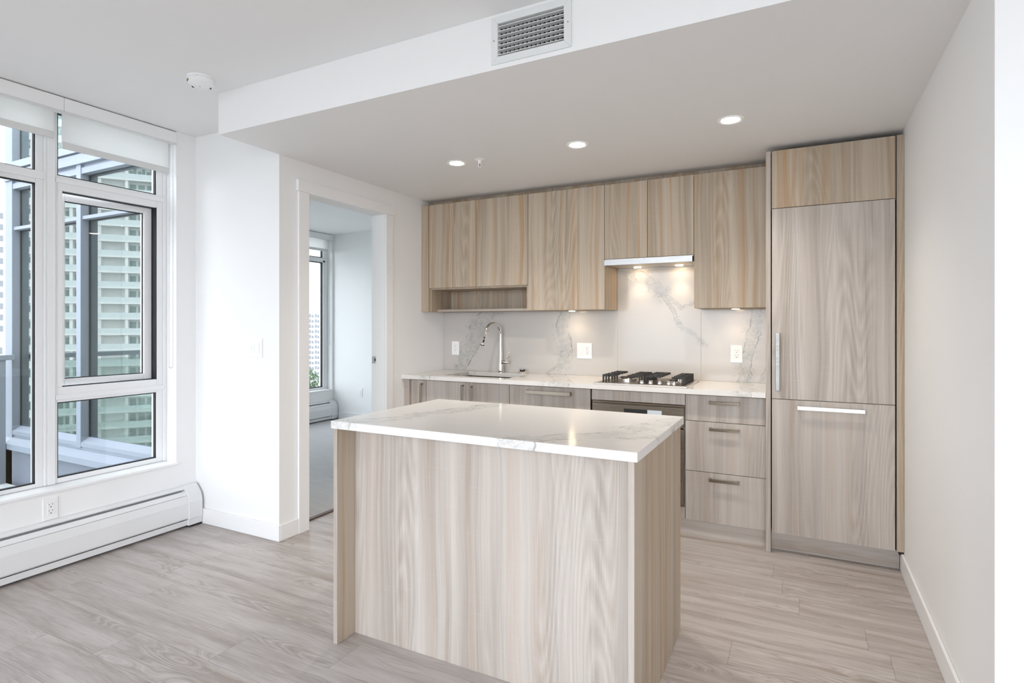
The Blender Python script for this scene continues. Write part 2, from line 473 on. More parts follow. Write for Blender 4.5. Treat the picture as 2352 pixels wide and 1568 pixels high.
# ------------------------------------------------------------------ windows of the living room
def pane(name, parent, mat, *a): return obj(name, bx(*a), mat, parent)
XF = -3.71                                    # room side of the frames
FB = -3.775
def gasket(parent, x0, x1, y0, y1, z0, z1, t=.006):
    g = bx(x0, x1, y0, y0+t, z0, z1).box(x0, x1, y1-t, y1, z0, z1).box(x0, x1, y0, y1, z0, z0+t).box(x0, x1, y0, y1, z1-t, z1)
    return obj('gasket', g, BLACK, parent)
# right-hand unit: fixed top light, opening casement, fixed bottom light
g0, g1 = 1.664, 2.212
f = bx(FB, XF, 1.612, 1.652, .419, 2.50).box(FB, XF, 2.252, 2.2725, .419, 2.50)      # outer stiles
f.box(FB, XF-.008, 1.652, g0, .419, 2.50).box(FB, XF-.008, g1, 2.252, .419, 2.50)
f.box(FB, XF, 1.612, 2.2725, 2.50, 2.555)
f.box(FB, XF-.008, g0, g1, 2.066, 2.148)                                              # transom
f.box(FB, XF-.008, g0, g1, .872, .956)                                                # mid rail
f.box(FB, XF-.008, g0, g1, .419, .447)                                                # bottom rail
f.box(FB, XF-.008, g0, 1.688, .956, 2.066)
win1 = struct('window_1', f, VINYL, bevel=.003)
obj('trim_strip', bx(XF-.0075, XF+.004, 1.654, 2.256, 2.107, 2.134), VINYL, win1, bevel=.002)
obj('trim_strip', bx(XF-.0075, XF+.004, 1.654, 2.256, .8875, .9165), VINYL, win1, bevel=.002)
pane('glass_pane', win1, GLASS, -3.752, -3.746, g0, g1, 2.148, 2.50)
pane('glass_pane', win1, GLASS, -3.752, -3.746, g0, g1, .447, .872)
gasket(win1, -3.7455, -3.726, g0, g1, 2.148, 2.50)
gasket(win1, -3.7455, -3.726, g0, g1, .447, .872)
# the casement, swung a little outwards about its far edge
hy, hx = 2.212, -3.765
sash = bpy.data.objects.new('sash', None)
def rot(b_, ang=math.radians(4.2)):
    bmesh.ops.rotate(b_.bm, verts=b_.bm.verts, cent=(hx, hy, 0), matrix=Matrix.Rotation(-ang, 3, 'Z'))
    return b_
sy0, sy1, sz0, sz1 = 1.690, 2.208, .957, 2.066
sw = .046
s_ = bx(-3.815, hx, sy0, sy0+sw, sz0, sz1).box(-3.815, hx, sy1-sw, sy1, sz0, sz1)
s_.box(-3.815, hx, sy0+sw, sy1-sw, sz0, sz0+.038).box(-3.815, hx, sy0+sw, sy1-sw, sz1-.040, sz1)
sash = obj('sash', rot(s_), VINYL, win1, bevel=.003)
sp = obj('glass_pane', rot(bx(-3.793, -3.787, sy0+sw, sy1-sw, sz0+.038, sz1-.04)), GLASS, sash)
g = bx(-3.786, -3.780, sy0+sw, sy0+sw+.005, sz0+.038, sz1-.04).box(-3.786, -3.780, sy1-sw-.005, sy1-sw, sz0+.038, sz1-.04)
g.box(-3.786, -3.78, sy0+sw, sy1-sw, sz0+.038, sz0+.043).box(-3.786, -3.78, sy0+sw, sy1-sw, sz1-.045, sz1-.04)
obj('gasket', rot(g), BLACK, sash)
obj('weather_seal', bx(-3.7745, -3.7185, 2.2085, 2.2119, .9565, 2.0655).box(-3.7745, -3.740, g0+.026, 2.205, 2.0615, 2.0658).box(-3.7745, -3.740, g0+.026, 2.205, .9562, .960), BLACK, win1)
# left-hand unit: fixed top light over one tall pane
a0, a1 = 1.30, 1.562
f = bx(FB, XF, 1.2405, 1.28, .419, 2.50).box(FB, XF, 1.597, 1.6115, .419, 2.50)
f.box(FB, XF-.008, 1.28, a0, .419, 2.50).box(FB, XF-.008, a1, 1.597, .419, 2.50)
f.box(FB, XF, 1.2405, 1.6115, 2.50, 2.555).box(FB, XF-.008, a0, a1, 2.083, 2.150).box(FB, XF-.008, a0, a1, .419, .441)
win2 = struct('window_2', f, VINYL, bevel=.003)
obj('trim_strip', bx(XF-.0075, XF+.004, 1.29, 1.599, 2.106, 2.149), VINYL, win2, bevel=.002)
pane('glass_pane', win2, GLASS, -3.752, -3.746, a0, a1, 2.150, 2.50)
pane('glass_pane', win2, GLASS, -3.752, -3.746, a0, a1, .441, 2.083)
gasket(win2, -3.7455, -3.726, a0, a1, 2.150, 2.50)
gasket(win2, -3.7455, -3.726, a0, a1, .441, 2.083)
# the windows behind the camera
def plain_window(name, axis, c, a, b_, z0, z1, cuts, gm=None):
    def bb(u0, u1, q0, q1, t0, t1):
        return (t0, t1, u0, u1, q0, q1) if axis == 'x' else (u0, u1, t0, t1, q0, q1)
    f = B()
    us = [a] + cuts + [b_]
    for u in us: 
        lo = min(max(u-.03, a), b_-.06); f.box(*bb(lo, lo+.06, z0, z1, c-.04, c+.04))
    f.box(*bb(a, b_, z0, z0+.05, c-.04, c+.04)); f.box(*bb(a, b_, z1-.05, z1, c-.04, c+.04))
    w_ = struct(name, f, VINYL)
    for u, v in zip(us, us[1:]):
        obj('glass_pane', bx(*bb(u+.03, v-.03, z0+.05, z1-.05, c-.003, c+.003)), gm or GLASS, w_)
    return w_
plain_window('window_3', 'x', -3.75, -2.5995, -.3005, .4005, 2.559, [-1.83, -1.06])
plain_window('window_4', 'y', -2.95, -3.2995, 4.2995, .1005, 2.559, [-1.75, -.2, 1.35, 2.85], PATIO)
# bedroom window
f = bx(-5.98, -5.90, 5.82, 5.861, .4185, 2.559).box(-5.98, -5.90, 3.3005, 3.35, .4185, 2.559).box(-5.98, -5.905, 3.35, 5.82, .4185, .445)
f.box(-5.98, -5.905, 3.35, 5.82, 2.172, 2.232).box(-5.98, -5.905, 3.35, 5.82, 2.50, 2.559).box(-5.98, -5.905, 5.785, 5.82, .445, 2.5)
win5 = struct('window_5', f, VINYL, bevel=.003)
obj('trim_strip', bx(-5.9045, -5.892, 3.35, 5.85, 2.195, 2.222), VINYL, win5)
pane('glass_pane', win5, GLASS, -5.95, -5.944, 3.35, 5.785, .445, 2.172)
pane('glass_pane', win5, GLASS, -5.95, -5.944, 3.35, 5.785, 2.232, 2.50)
gasket(win5, -5.943, -5.92, 3.35, 5.785, .445, 2.172, .012)
gasket(win5, -5.943, -5.92, 3.35, 5.785, 2.232, 2.50, .012)

# ------------------------------------------------------------------ roller blinds
def blind(x, y0, y1, zb, label, front, chain_y=None, zchain=1.04, ztop=ZM-.006):
    r = empty('roller_blind', (x, (y0+y1)/2, zb), label, 'blind', 'white roller blinds')
    v = bx(front-.07, front, y0, y1, ztop-.074, ztop)
    obj('valance', v, TRIM, r, bevel=.003)
    obj('valance_lip', bx(front-.006, front+.003, y0, y1, ztop-.080, ztop-.074), HEM, r)
    obj('fabric', bx(x-.001, x+.001, y0+.006, y1-.03, zb+.036, ztop-.0745), BLIND, r)
    obj('hem_bar', bx(x-.005, x+.006, y0+.006, y1-.03, zb, zb+.036), HEM, r, bevel=.002)
    if chain_y:
        b_ = B()
        zt = ztop-.076; rr = .012
        for dy in (-rr, rr):
            n = int((zt-zchain)/.011)
            for i in range(n):
                c = (x+.004, chain_y+dy, zt-.006-i*.011)
                b_.lathe([(.0008, -.0028), (.0026, 0), (.0008, .0028)], c, n=6)
        for i in range(7):
            a = math.pi*i/6
            b_.lathe([(.0008, -.0028), (.0026, 0), (.0008, .0028)], (x+.004, chain_y+rr*math.cos(a), zchain-rr*math.sin(a)), n=6)
        obj('bead_chain', b_, plain('grey bead', (.42, .42, .42), .4), r)
    return r
blind(-3.645, 1.645, 2.272, 2.284, 'white roller blind over the casement window beside the pillar, chain hanging', -3.602, 2.258, 1.04)
blind(-3.645, 1.245, 1.6435, 2.328, 'white roller blind cut off by the left edge of the photo', -3.602)
blind(-5.86, 3.32, 5.858, 2.318, 'white roller blind over the bedroom window seen through the doorway', -5.812, 5.842, 1.05)

# ------------------------------------------------------------------ baseboard heaters
def heater(xw, y0, y1, ycap, label, z=0.0):
    r = empty('baseboard_heater', (xw+.045, (y0+y1)/2, z), label, 'heater')
    def P(pts): return [(xw+.0005+u, z+q) for u, q in pts]
    obj('back_plate', B().prism(P([(0, .02), (.004, .02), (.004, .250), (.030, .250), (.044, .2405), (.044, .246), (.030, .258), (0, .258)]), 'y', y0, ycap), ENAMEL, r)
    obj('damper', B().prism(P([(.049, .2275), (.052, .2295), (.062, .2215), (.064, .2225), (.077, .2085), (.075, .2055), (.062, .216)]), 'y', y0, ycap), ENAMEL, r)
    obj('front_panel', B().prism(P([(.076, .205), (.0795, .205), (.0915, .160), (.0915, .065), (.083, .056), (.081, .058), (.088, .067), (.088, .159)]), 'y', y0, ycap), ENAMEL, r)
    obj('bottom_rail', B().prism(P([(.006, .016), (.078, .016), (.081, .05), (.076, .05), (.074, .022), (.006, .022)]), 'y', y0, ycap), ENAMEL, r)
    obj('fin_element', bx(xw+.012, xw+.066, y0, ycap, z+.06, z+.19), DARK, r)
    out = [(0, .012), (.088, .012), (.090, .05), (.0945, .055), (.0945, .162), (.082, .207), (.058, .236), (.032, .262), (0, .262)]
    obj('end_cap', B().prism(P(out), 'y', ycap, y1), ENAMEL, r, bevel=.0025)
    obj('foot_joint', bx(xw+.0005, xw+.088, ycap+.01, y1-.002, z+.0005, z+.012), DARK, r)
    return r
heater(XW, -2.6, 2.3905, 2.297, 'long white baseboard heater running under the living room window')
heater(-5.82, 3.0, 5.883, 5.78, 'short white baseboard heater in the carpeted room beyond the doorway', .004)

# ------------------------------------------------------------------ outlets and switches
def slots(b_, u, z, T, bb):
    b_.box(*bb(u-.0085, u-.0065, z+.004, z+.011, T)).box(*bb(u+.0060, u+.0080, z+.004, z+.012, T)).box(*bb(u-.0028, u+.0028, z-.0085, z-.0035, T))
def wall_plate(name, label, cat, pos, axis, sgn, gangs, wdt=.074, hgt=.118, group=None):
    """pos: centre on the wall; axis: wall normal; gangs: list of 'outlet'/'rocker'/'slider'"""
    r = empty(name, pos, label, cat, group)
    x, y, z = pos
    def bb(u0, u1, q0, q1, T):
        t0, t1 = sgn*T[0], sgn*T[1]
        if axis == 'x': return (x+t0, x+t1, y+u0, y+u1, z+q0, z+q1)
        return (x+u0, x+u1, y+t0, y+t1, z+q0, z+q1)
    W = wdt/2
    obj('plate', bx(*bb(-W, W, -hgt/2, hgt/2, (.0004, .006))), PLAST, r, bevel=.002)
    n = len(gangs)
    for i, g in enumerate(gangs):
        u = (i-(n-1)/2)*.046
        if g == 'outlet':
            rc = obj('receptacle', bx(*bb(u-.0165, u+.0165, -.0335, .0335, (.006, .0085))), PLAST, r, bevel=.0008)
            s = B()
            slots(s, u, .017, (.0085, .0088), bb); slots(s, u, -.017, (.0085, .0088), bb)
            obj('socket_slots', s, BLACK, rc)
        elif g == 'rocker':
            obj('rocker', bx(*bb(u-.0165, u+.0165, -.0335, .0335, (.006, .0095))), PLAST, r, bevel=.0015)
        else:
            d = obj('dimmer', bx(*bb(u-.0165, u+.0165, -.0335, .0335, (.006, .008))), PLAST, r, bevel=.0008)
            obj('slider', bx(*bb(u-.012, u-.002, -.012, .016, (.008, .0115))), PLAST, d, bevel=.001)
    return r
YT = 4.162                                                     # face of the backsplash
wall_plate('electrical_outlet', 'white duplex outlet on the backsplash beside the left wall, left of the tap', 'outlet', (-2.683, YT, 1.106), 'y', -1, ['outlet'], group='backsplash outlets')
wall_plate('switch_outlet_plate', 'white double plate with rocker switch and outlet on the backsplash left of the cooktop', 'outlet', (-1.500, YT, 1.107), 'y', -1, ['rocker', 'outlet'], .122, .120)
wall_plate('electrical_outlet', 'white duplex outlet on the backsplash right of the cooktop', 'outlet', (-.400, YT, 1.109), 'y', -1, ['outlet'], .078, .120, group='backsplash outlets')
wall_plate('light_switch', 'white two gang light switch on the pillar left of the doorway', 'switch', (-3.022, YP, 1.164), 'y', -1, ['slider', 'rocker'], .124, .120)
wall_plate('electrical_outlet', 'white duplex outlet on the wall under the window, just above the heater', 'outlet', (XW, 1.581, .318), 'x', 1, ['outlet'], .070, .118)
wall_plate('electrical_outlet', 'small white outlet low on the far wall of the room beyond the doorway', 'outlet', (-5.331, 5.897, .390), 'y', -1, ['outlet'], .076, .122)
# latch plate in the pocket door jamb
r = empty('strike_plate', (-2.918, d1, 1.040), 'small steel latch plate set in the white door jamb', 'latch')
obj('plate', bx(-2.938, -2.899, d1-.0025, d1-.0002, 1.014, 1.066), STEEL, r, bevel=.001)
obj('keyhole', bx(-2.914, -2.903, d1-.0032, d1-.0026, 1.030, 1.052), BLACK, r)

# ------------------------------------------------------------------ ceiling fittings
def spot(parent, loc, energy, size, blend, c=(1, .91, .79), rad=.03, rotx=0):
    ld = bpy.data.lights.new('lamp', 'SPOT'); ld.energy = energy; ld.color = c
    ld.spot_size = math.radians(size); ld.spot_blend = blend; ld.shadow_soft_size = rad
    o = bpy.data.objects.new('lamp', ld); COL.objects.link(o); o.parent = parent
    o.location = Vector(loc) - wloc(parent); o.rotation_euler = (rotx, 0, 0)
    return o
dl = empty('recessed_downlight', (-1.958, 3.049, ZK), 'round lit downlight in the kitchen ceiling next to the sprinkler head, nearest the doorway', 'ceiling light', 'recessed downlights')
c0 = (-1.958, 3.049, ZK)
obj('trim_ring', B().lathe([(.063, -.0002), (.063, -.003), (.058, -.006), (.046, -.004), (.044, -.0012), (.044, -.0002)], c0, n=40, cap=False), PLAST, dl, smooth=True)
obj('lens', B().lathe([(.0445, -.0012), (.0445, -.0028)], c0, n=40), LAMP, dl)
spot(dl, (c0[0], c0[1], ZK-.012), 31, 124, 1.0)
dup(dl, (-1.144, 3.052, ZK), 'round lit downlight in the kitchen ceiling above the cooktop side, the middle of three', 'recessed downlights')
dup(dl, (-.320, 3.034, ZK), 'round lit downlight in the kitchen ceiling nearest the tall refrigerator cabinet', 'recessed downlights')
sp_ = empty('fire_sprinkler', (-1.788, 3.050, ZK), 'small white sprinkler head hanging from the kitchen ceiling', 'sprinkler')
c0 = (-1.788, 3.050, ZK)
obj('escutcheon', B().lathe([(.034, -.0003), (.034, -.002), (.028, -.006), (.012, -.007)], c0, n=28), PLAST, sp_, smooth=True)
obj('body', B().lathe([(.011, -.007), (.010, -.022), (.006, -.026)], c0, n=20), PLAST, sp_, smooth=True)
b_ = B().tube([(c0[0]-.007, c0[1], ZK-.024), (c0[0]-.008, c0[1], ZK-.038), (c0[0]-.001, c0[1], ZK-.047)], .002, 8)
b_.tube([(c0[0]+.007, c0[1], ZK-.024), (c0[0]+.008, c0[1], ZK-.038), (c0[0]+.001, c0[1], ZK-.047)], .002, 8)
obj('frame_arms', b_, PLAST, sp_)
obj('deflector', B().lathe([(.013, -.048), (.013, -.0495)], c0, n=20), PLAST, sp_)
obj('bulb', B().lathe([(.002, -.027), (.0025, -.035), (.002, -.046)], c0, n=10), BLACK, sp_)

sd = empty('smoke_detector', (-2.712, 1.836, ZM), 'round white smoke alarm on the ceiling between window and bulkhead', 'smoke alarm')
c0 = (-2.712, 1.836, ZM)
obj('base', B().lathe([(.064, -.0003), (.064, -.009), (.060, -.012)], c0, n=40), PLAST, sd, smooth=True)
bd = obj('body', B().lathe([(.057, -.0121), (.0595, -.017), (.0595, -.033), (.056, -.037), (.036, -.047), (.014, -.050), (.001, -.050)], c0, n=48), PLAST, sd, smooth=True)
for a in (3.53, 3.61, 3.69, .95, 1.03, 1.11):
    cx_, cy_ = c0[0]+.042*math.cos(a), c0[1]+.042*math.sin(a)
    obj('vent_slot', bx(cx_-.0012, cx_+.0012, cy_-.004, cy_+.004, ZM-.0475, ZM-.0425), BLACK, bd)
obj('test_hole', B().lathe([(.0025, -.0505), (.0025, -.046)], (c0[0]+.008, c0[1]-.012, ZM), n=10), BLACK, bd)
b_ = B()
for kk in range(6):
    a = 4.05+kk*.08
    b_.box(c0[0]+.0598*math.cos(a)-.003, c0[0]+.0598*math.cos(a)+.003, c0[1]+.0598*math.sin(a)-.003, c0[1]+.0598*math.sin(a)+.003, ZM-.028, ZM-.022)
obj('green_mark', b_, GREENL, bd)
obj('clip', bx(c0[0]+.029, c0[0]+.036, c0[1]-.060, c0[1]-.052, ZM-.018, ZM-.006), PLAST, sd)

# air grille in the bulkhead
vg = empty('air_grille', (-.9465, YS, 2.452), 'white louvred air grille in the bulkhead face above the kitchen', 'air vent')
ox0, ox1, oz0, oz1 = -1.119, -.774, 2.357, 2.546
yb_, yf = YS-.0003, YS-.007
def mitre(p): return B().prism(p, 'y', yb_, yf)
fr = mitre([(ox0, oz0), (ox1, oz0), (gx1, gz0), (gx0, gz0)])
for q in ([(ox1, oz0), (ox1, oz1), (gx1, gz1), (gx1, gz0)], [(ox1, oz1), (ox0, oz1), (gx0, gz1), (gx1, gz1)], [(ox0, oz1), (ox0, oz0), (gx0, gz0), (gx0, gz1)]):
    fr.prism(q, 'y', yb_, yf)
GRILLE = plain('grille enamel', (.74, .75, .75), .4)
obj('frame', fr, GRILLE, vg, bevel=.0015)
first = None
for i in range(7):
    zz = 2.5065-i*.0188
    q = B().prism([(YS-.004, zz-.0013), (YS-.004, zz+.0013), (YS+.0165, zz+.0008), (YS+.0165, zz-.0008)], 'x', gx0+.0005, gx1-.0005)
    obj('blade', q, GRILLE, vg)
for i in range(15):
    xx = gx0+.0098+i*.0190
    obj('vane', bx(xx-.0011, xx+.0011, YS+.021, YS+.040, gz0+.0005, gz1-.0005), GRILLE, vg)
dk = bx(gx0-.02, gx1+.02, YS+.10, YS+.105, gz0-.02, gz1+.02)
dk.box(gx0-.02, gx1+.02, YS+.0205, YS+.10, gz0-.02, gz0-.0005).box(gx0-.02, gx1+.02, YS+.0205, YS+.10, gz1+.0005, gz1+.02)
dk.box(gx0-.02, gx0-.0005, YS+.0205, YS+.10, gz0, gz1).box(gx1+.0005, gx1+.02, YS+.0205, YS+.10, gz0, gz1)
obj('duct', dk, DARK, vg)
SCREW = plain('screw', (.3, .3, .3), .4)
for xx in (ox0+.013, ox1-.013): obj('screw', B().lathe([(.003, 0), (.003, -.0012)], (xx, yf, 2.452), 'y', 12), SCREW, vg)

# ------------------------------------------------------------------ kitchen: base run
ZC0, ZC1 = .8838, .915
YD, YC, YU = 3.6313, 3.581, 3.8468                             # base doors, counter edge, upper doors
DT = .019
XB = [-2.763, -2.6166, -2.2499, -1.8808, -1.2618, -.6475, -.187]
Zd0 = .098; Zd = .8765
def carcass(name, label, x0, x1, y0, y1, z0, z1, group=None, back=True, top=True, mat=None):
    r = empty(name, ((x0+x1)/2, (y0+y1)/2, z0), label, 'cabinet', group)
    b_ = bx(x0, x0+.016, y0, y1, z0, z1).box(x1-.016, x1, y0, y1, z0, z1).box(x0+.016, x1-.016, y0, y1, z0, z0+.016)
    if top: b_.box(x0+.016, x1-.016, y0, y1, z1-.016, z1)
    if back: b_.box(x0+.016, x1-.016, y1-.008, y1, z0+.016, z1-(.016 if top else 0))
    obj('carcass', b_, mat or WOOD, r)
    return r
GP = .0015
def door(parent, x0, x1, y, z0, z1, name='door', mat=None):
    return obj(name, bx(x0+GP, x1-GP, y, y+DT, z0+GP, z1-GP), mat or WOOD, parent, bevel=.0012)
def vhandle(parent, x, y, z0, z1, mat=None, wd=.012):
    b_ = bx(x-wd/2, x+wd/2, y-.034, y-.026, z0, z1).box(x-wd/2, x+wd/2, y-.026, y-.0002, z1-.012, z1).box(x-wd/2, x+wd/2, y-.026, y-.0002, z0, z0+.012)
    return obj('handle', b_, mat or HANDLE, parent, bevel=.0012)
def hhandle(parent, x0, x1, y, z, mat=None, ht=.018):
    b_ = bx(x0, x1, y-.034, y-.026, z-ht/2, z+ht/2).box(x0, x0+.012, y-.026, y-.0002, z-ht/2, z+ht/2).box(x1-.012, x1, y-.026, y-.0002, z-ht/2, z+ht/2)
    return obj('handle', b_, mat or HANDLE, parent, bevel=.0012)
YBK = YB-.0005
c1 = carcass('base_cabinet', 'narrow one-door base cabinet at the left wall end of the counter', XB[0]+.001, XB[1]-.0005, YD+.0205, YBK, Zd0, ZC0-.0005)
obj('filler_panel', bx(XD+.0005, XB[0]-GP, YD-.02, YD+.03, .0005, ZC0-.0005), WOOD, c1)
dd = door(c1, XB[0], XB[1], YD, Zd0, Zd); vhandle(dd, -2.650, YD, .690, .852)
c2 = carcass('sink_cabinet', 'two-door base cabinet below the sink', XB[1]+.0005, XB[3]-.0005, YD+.0205, YBK, Zd0, ZC0-.0005, back=False, top=False)
dd = door(c2, XB[1], XB[2], YD, Zd0, Zd); vhandle(dd, -2.272, YD, .690, .857)
dd = door(c2, XB[2], XB[3], YD, Zd0, Zd); vhandle(dd, -2.196, YD, .690, .852)
r = empty('dishwasher', ((XB[3]+XB[4])/2, 3.9, Zd0), 'panel-front dishwasher with a long bar handle right of the sink doors', 'dishwasher')
obj('body', bx(XB[3]+.004, XB[4]-.008, YD+.0205, YBK-.03, Zd0+.002, ZC0-.004), DARK, r)
dd = door(r, XB[3], XB[4]-.006, YD, Zd0, Zd); hhandle(dd, -1.741, -1.402, YD, .835, ht=.025)
# oven housing
r = carcass('oven_housing', 'base cabinet housing the oven under the cooktop with a wood strip on top', XB[4]+.0005, XB[5]-.0005, YD+.0205, YBK, Zd0, ZC0-.0005, back=False)
door(r, XB[4]+.002, XB[5], YD, .806, Zd, 'top_panel')
obj('trim_rail', bx(XB[4]+.008, XB[5]-.005, YD+.004, YD+.02, .790, .803), HANDLE, r)
door(r, XB[4]+.002, XB[5], YD, Zd0, .174, 'bottom_panel')
ov = empty('built_in_oven', ((XB[4]+XB[5])/2, 3.9, .18), 'bronze-tinted steel built-in oven half hidden behind the island', 'oven')
x0, x1 = XB[4]+.008, XB[5]-.008
obj('body', bx(XB[4]+.018, XB[5]-.018, YD+.02, 4.12, .180, .788), DARK, ov)
cp = obj('control_panel', bx(x0, x1, YD-.006, YD+.0195, .664, .788), OVEN, ov, bevel=.0015)
obj('display', bx(-1.036, -.884, YD-.0068, YD-.0061, .715, .762), BLACK, cp)
obj('sticker', bx(-.8825, -.792, YD-.0066, YD-.0061, .712, .762), PORC, cp)
od = obj('door', bx(x0, x1, YD-.012, YD+.0195, .182, .655), OVEN, ov, bevel=.0015)
obj('door_glass', bx(x0+.04, x1-.04, YD-.0128, YD-.0121, .23, .56), BLACK, od)
hb = B().tube([(x0+.03, YD-.05, .625), (x1-.03, YD-.05, .625)], .009)
hb.box(x0+.05, x0+.062, YD-.05, YD-.0121, .619, .631).box(x1-.062, x1-.05, YD-.05, YD-.0121, .619, .631)
obj('handle', hb, STEEL, od)
# drawer unit
r = carcass('drawer_cabinet', 'three-drawer base cabinet between oven and refrigerator panel', XB[5]+.0005, XB[6]-.0012, YD+.0205, YBK, Zd0, ZC0-.0005)
for za, zb, hz in ((.7145, Zd, .836), (.4054, .7145, .673), (Zd0, .4054, .364)):
    dw = door(r, XB[5], XB[6]-.001, YD, za, zb, 'drawer')
    hhandle(dw, -.503, -.331, YD+.003, hz)
r = obj('toe_kick', bx(XB[0], XB[6]-.001, 3.6507, 3.666, .0004, Zd0-.002), WOODH)
tag(r, 'recessed wood plinth along the floor under the base cabinets', 'plinth')

# counter with the sink cut-out
sx0, sx1, sy0, sy1 = -2.490, -1.922, 3.695, 4.068
b_ = bx(XD+.0005, sx0, YC, YBK, ZC0, ZC1).box(sx1, XB[6]-.0006, YC, YBK, ZC0, ZC1).box(sx0, sx1, YC, sy0, ZC0, ZC1).box(sx0, sx1, sy1, YBK, ZC0, ZC1)
bmesh.ops.remove_doubles(b_.bm, verts=b_.bm.verts, dist=1e-5)
QC = quartz('counter quartz', (0, 1), [([(-2.62, 3.5), (-2.50, 3.85), (-2.45, 4.25)], .045, 1), ([(-1.55, 3.5), (-1.46, 3.62), (-1.75, 4.2)], .06, 1), ([(-.32, 3.5), (-.28, 3.7), (-.36, 4.2)], .04, 1)])
ct = obj('countertop', b_, QC, origin=(0, 0, 0))
tag(ct, 'long pale quartz worktop along the back wall holding sink and cooktop', 'countertop')
# backsplash in three slabs
VB = [([(-2.28, 1.46), (-2.46, 1.329), (-2.54, 1.141), (-2.65, .90)], .055, 1), ([(-2.36, 1.45), (-2.44, 1.22), (-2.60, .97)], .05, 1),
      ([(-1.655, 1.46), (-1.685, 1.259), (-1.645, 1.10), (-1.70, 1.0)], .043, 1), ([(-1.68, 1.03), (-1.84, .90)], .012, 1),
      ([(-1.25, 1.735), (-1.10, 1.69), (-.90, 1.55)], .042, 1), ([(-.90, 1.55), (-.83, 1.40), (-.78, 1.30), (-.60, 1.17)], .012, 1), ([(-.90, 1.56), (-.77, 1.42), (-.60, 1.50)], .012, 1),
      ([(-.25, 1.46), (-.29, 1.27), (-.33, 1.10), (-.36, .9)], .040, 1), ([(-.19, 1.05), (-.24, .92)], .02, 1)]
QB = quartz('shade-toned backsplash quartz', (0, 2), VB, (.54, .515, .485))  # counter stone darkened in colour to stand in for dimmer light
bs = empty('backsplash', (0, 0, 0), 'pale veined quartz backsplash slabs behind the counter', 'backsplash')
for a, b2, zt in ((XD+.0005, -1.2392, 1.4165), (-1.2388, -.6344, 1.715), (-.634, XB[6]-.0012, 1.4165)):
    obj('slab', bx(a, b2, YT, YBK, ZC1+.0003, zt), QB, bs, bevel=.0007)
# sink
sk = empty('kitchen_sink', ((sx0+sx1)/2, (sy0+sy1)/2, .66), 'undermount steel sink set into the back counter below the tap', 'sink')
t_ = .004
b_ = bx(sx0-t_, sx0, sy0-t_, sy1+t_, .68, ZC0-.0004).box(sx1, sx1+t_, sy0-t_, sy1+t_, .68, ZC0-.0004)
b_.box(sx0, sx1, sy0-t_, sy0, .68, ZC0-.0004).box(sx0, sx1, sy1, sy1+t_, .68, ZC0-.0004).box(sx0-t_, sx1+t_, sy0-t_, sy1+t_, .676, .68)
obj('basin', b_, brushed('sink steel', (.22, .20, .16), .3), sk)
obj('drain', B().lathe([(.045, .0003), (.045, .003), (.030, .003), (.028, .001)], (-2.2, 3.95, .68), n=28), CHROME, sk, smooth=True)
# tap
fx, fy = -2.212, 4.113
fc = empty('kitchen_faucet', (fx, fy, ZC1), 'chrome gooseneck tap with pull-down spray behind the sink', 'faucet')
obj('body', B().lathe([(.027, .0004), (.027, .005), (.0235, .008), (.0230, .05), (.0195, .085), (.0168, .11), (.0140, .17), (.0118, .30)], (fx, fy, ZC1), n=28), CHROME, fc, smooth=True)
dr = Vector((-.24, -.97, 0)).normalized(); R_ = .092
pts = [Vector((fx, fy, ZC1+.300))]
zc_ = 1.226
for i in range(0, 19):
    a = math.radians(165)*i/18
    pts.append(Vector((fx, fy, zc_)) + dr*(R_-R_*math.cos(a)) + Vector((0, 0, R_*math.sin(a))))
obj('spout', B().tube(pts, [.0118]*len(pts), 18), CHROME, fc, smooth=True)
e = pts[-1]; tdir = (pts[-1]-pts[-2]).normalized()
sh = obj('spray_head', B().tube([e, e+tdir*.012, e+tdir*.05, e+tdir*.102, e+tdir*.108], [.0120, .0130, .0150, .0195, .018], 20), CHROME, fc, smooth=True)
side = Vector((.55, -.83, 0))
side = (side - tdir*side.dot(tdir)).normalized()
btn = B()
for s0, s1, rr in ((.045, .057, .006), (.068, .092, .007)):
    m0 = e+tdir*s0 + side*.0165; m1 = e+tdir*s1 + side*.0190
    btn.tube([m0, m0*.5+m1*.5, m1], [rr*.7, rr, rr*.7], 10)
obj('spray_buttons', btn, BLACK, sh)
obj('aerator', B().tube([e+tdir*.1085, e+tdir*.110], .017, 20), BLACK, sh)
obj('valve', B().lathe([(.017, .012), (.0175, .02), (.0175, .066), (.015, .070)], (fx, fy, 1.000), 'x', 24), CHROME, fc, smooth=True)
obj('lever', B().tube([(fx+.035, fy, 1.014), (fx+.062, fy-.004, 1.024), (fx+.082, fy-.01, 1.044), (fx+.090, fy-.012, 1.066), (fx+.086, fy-.014, 1.086)], [.006, .0055, .005, .0045, .004], 12, .6), CHROME, fc, smooth=True)
ag = empty('air_gap', (-2.015, 4.118, ZC1), 'small domed chrome cap with a dark band on the counter right of the tap', 'air gap cap')
obj('base', B().lathe([(.036, .0004), (.039, .006), (.036, .013), (.024, .020)], (-2.015, 4.118, ZC1), n=28), CHROME, ag, smooth=True)
obj('band', B().lathe([(.0225, .020), (.0225, .032)], (-2.015, 4.118, ZC1), n=28), BLACK, ag)
obj('cap', B().lathe([(.0228, .032), (.022, .036), (.012, .039), (.001, .040)], (-2.015, 4.118, ZC1), n=28), CHROME, ag, smooth=True)

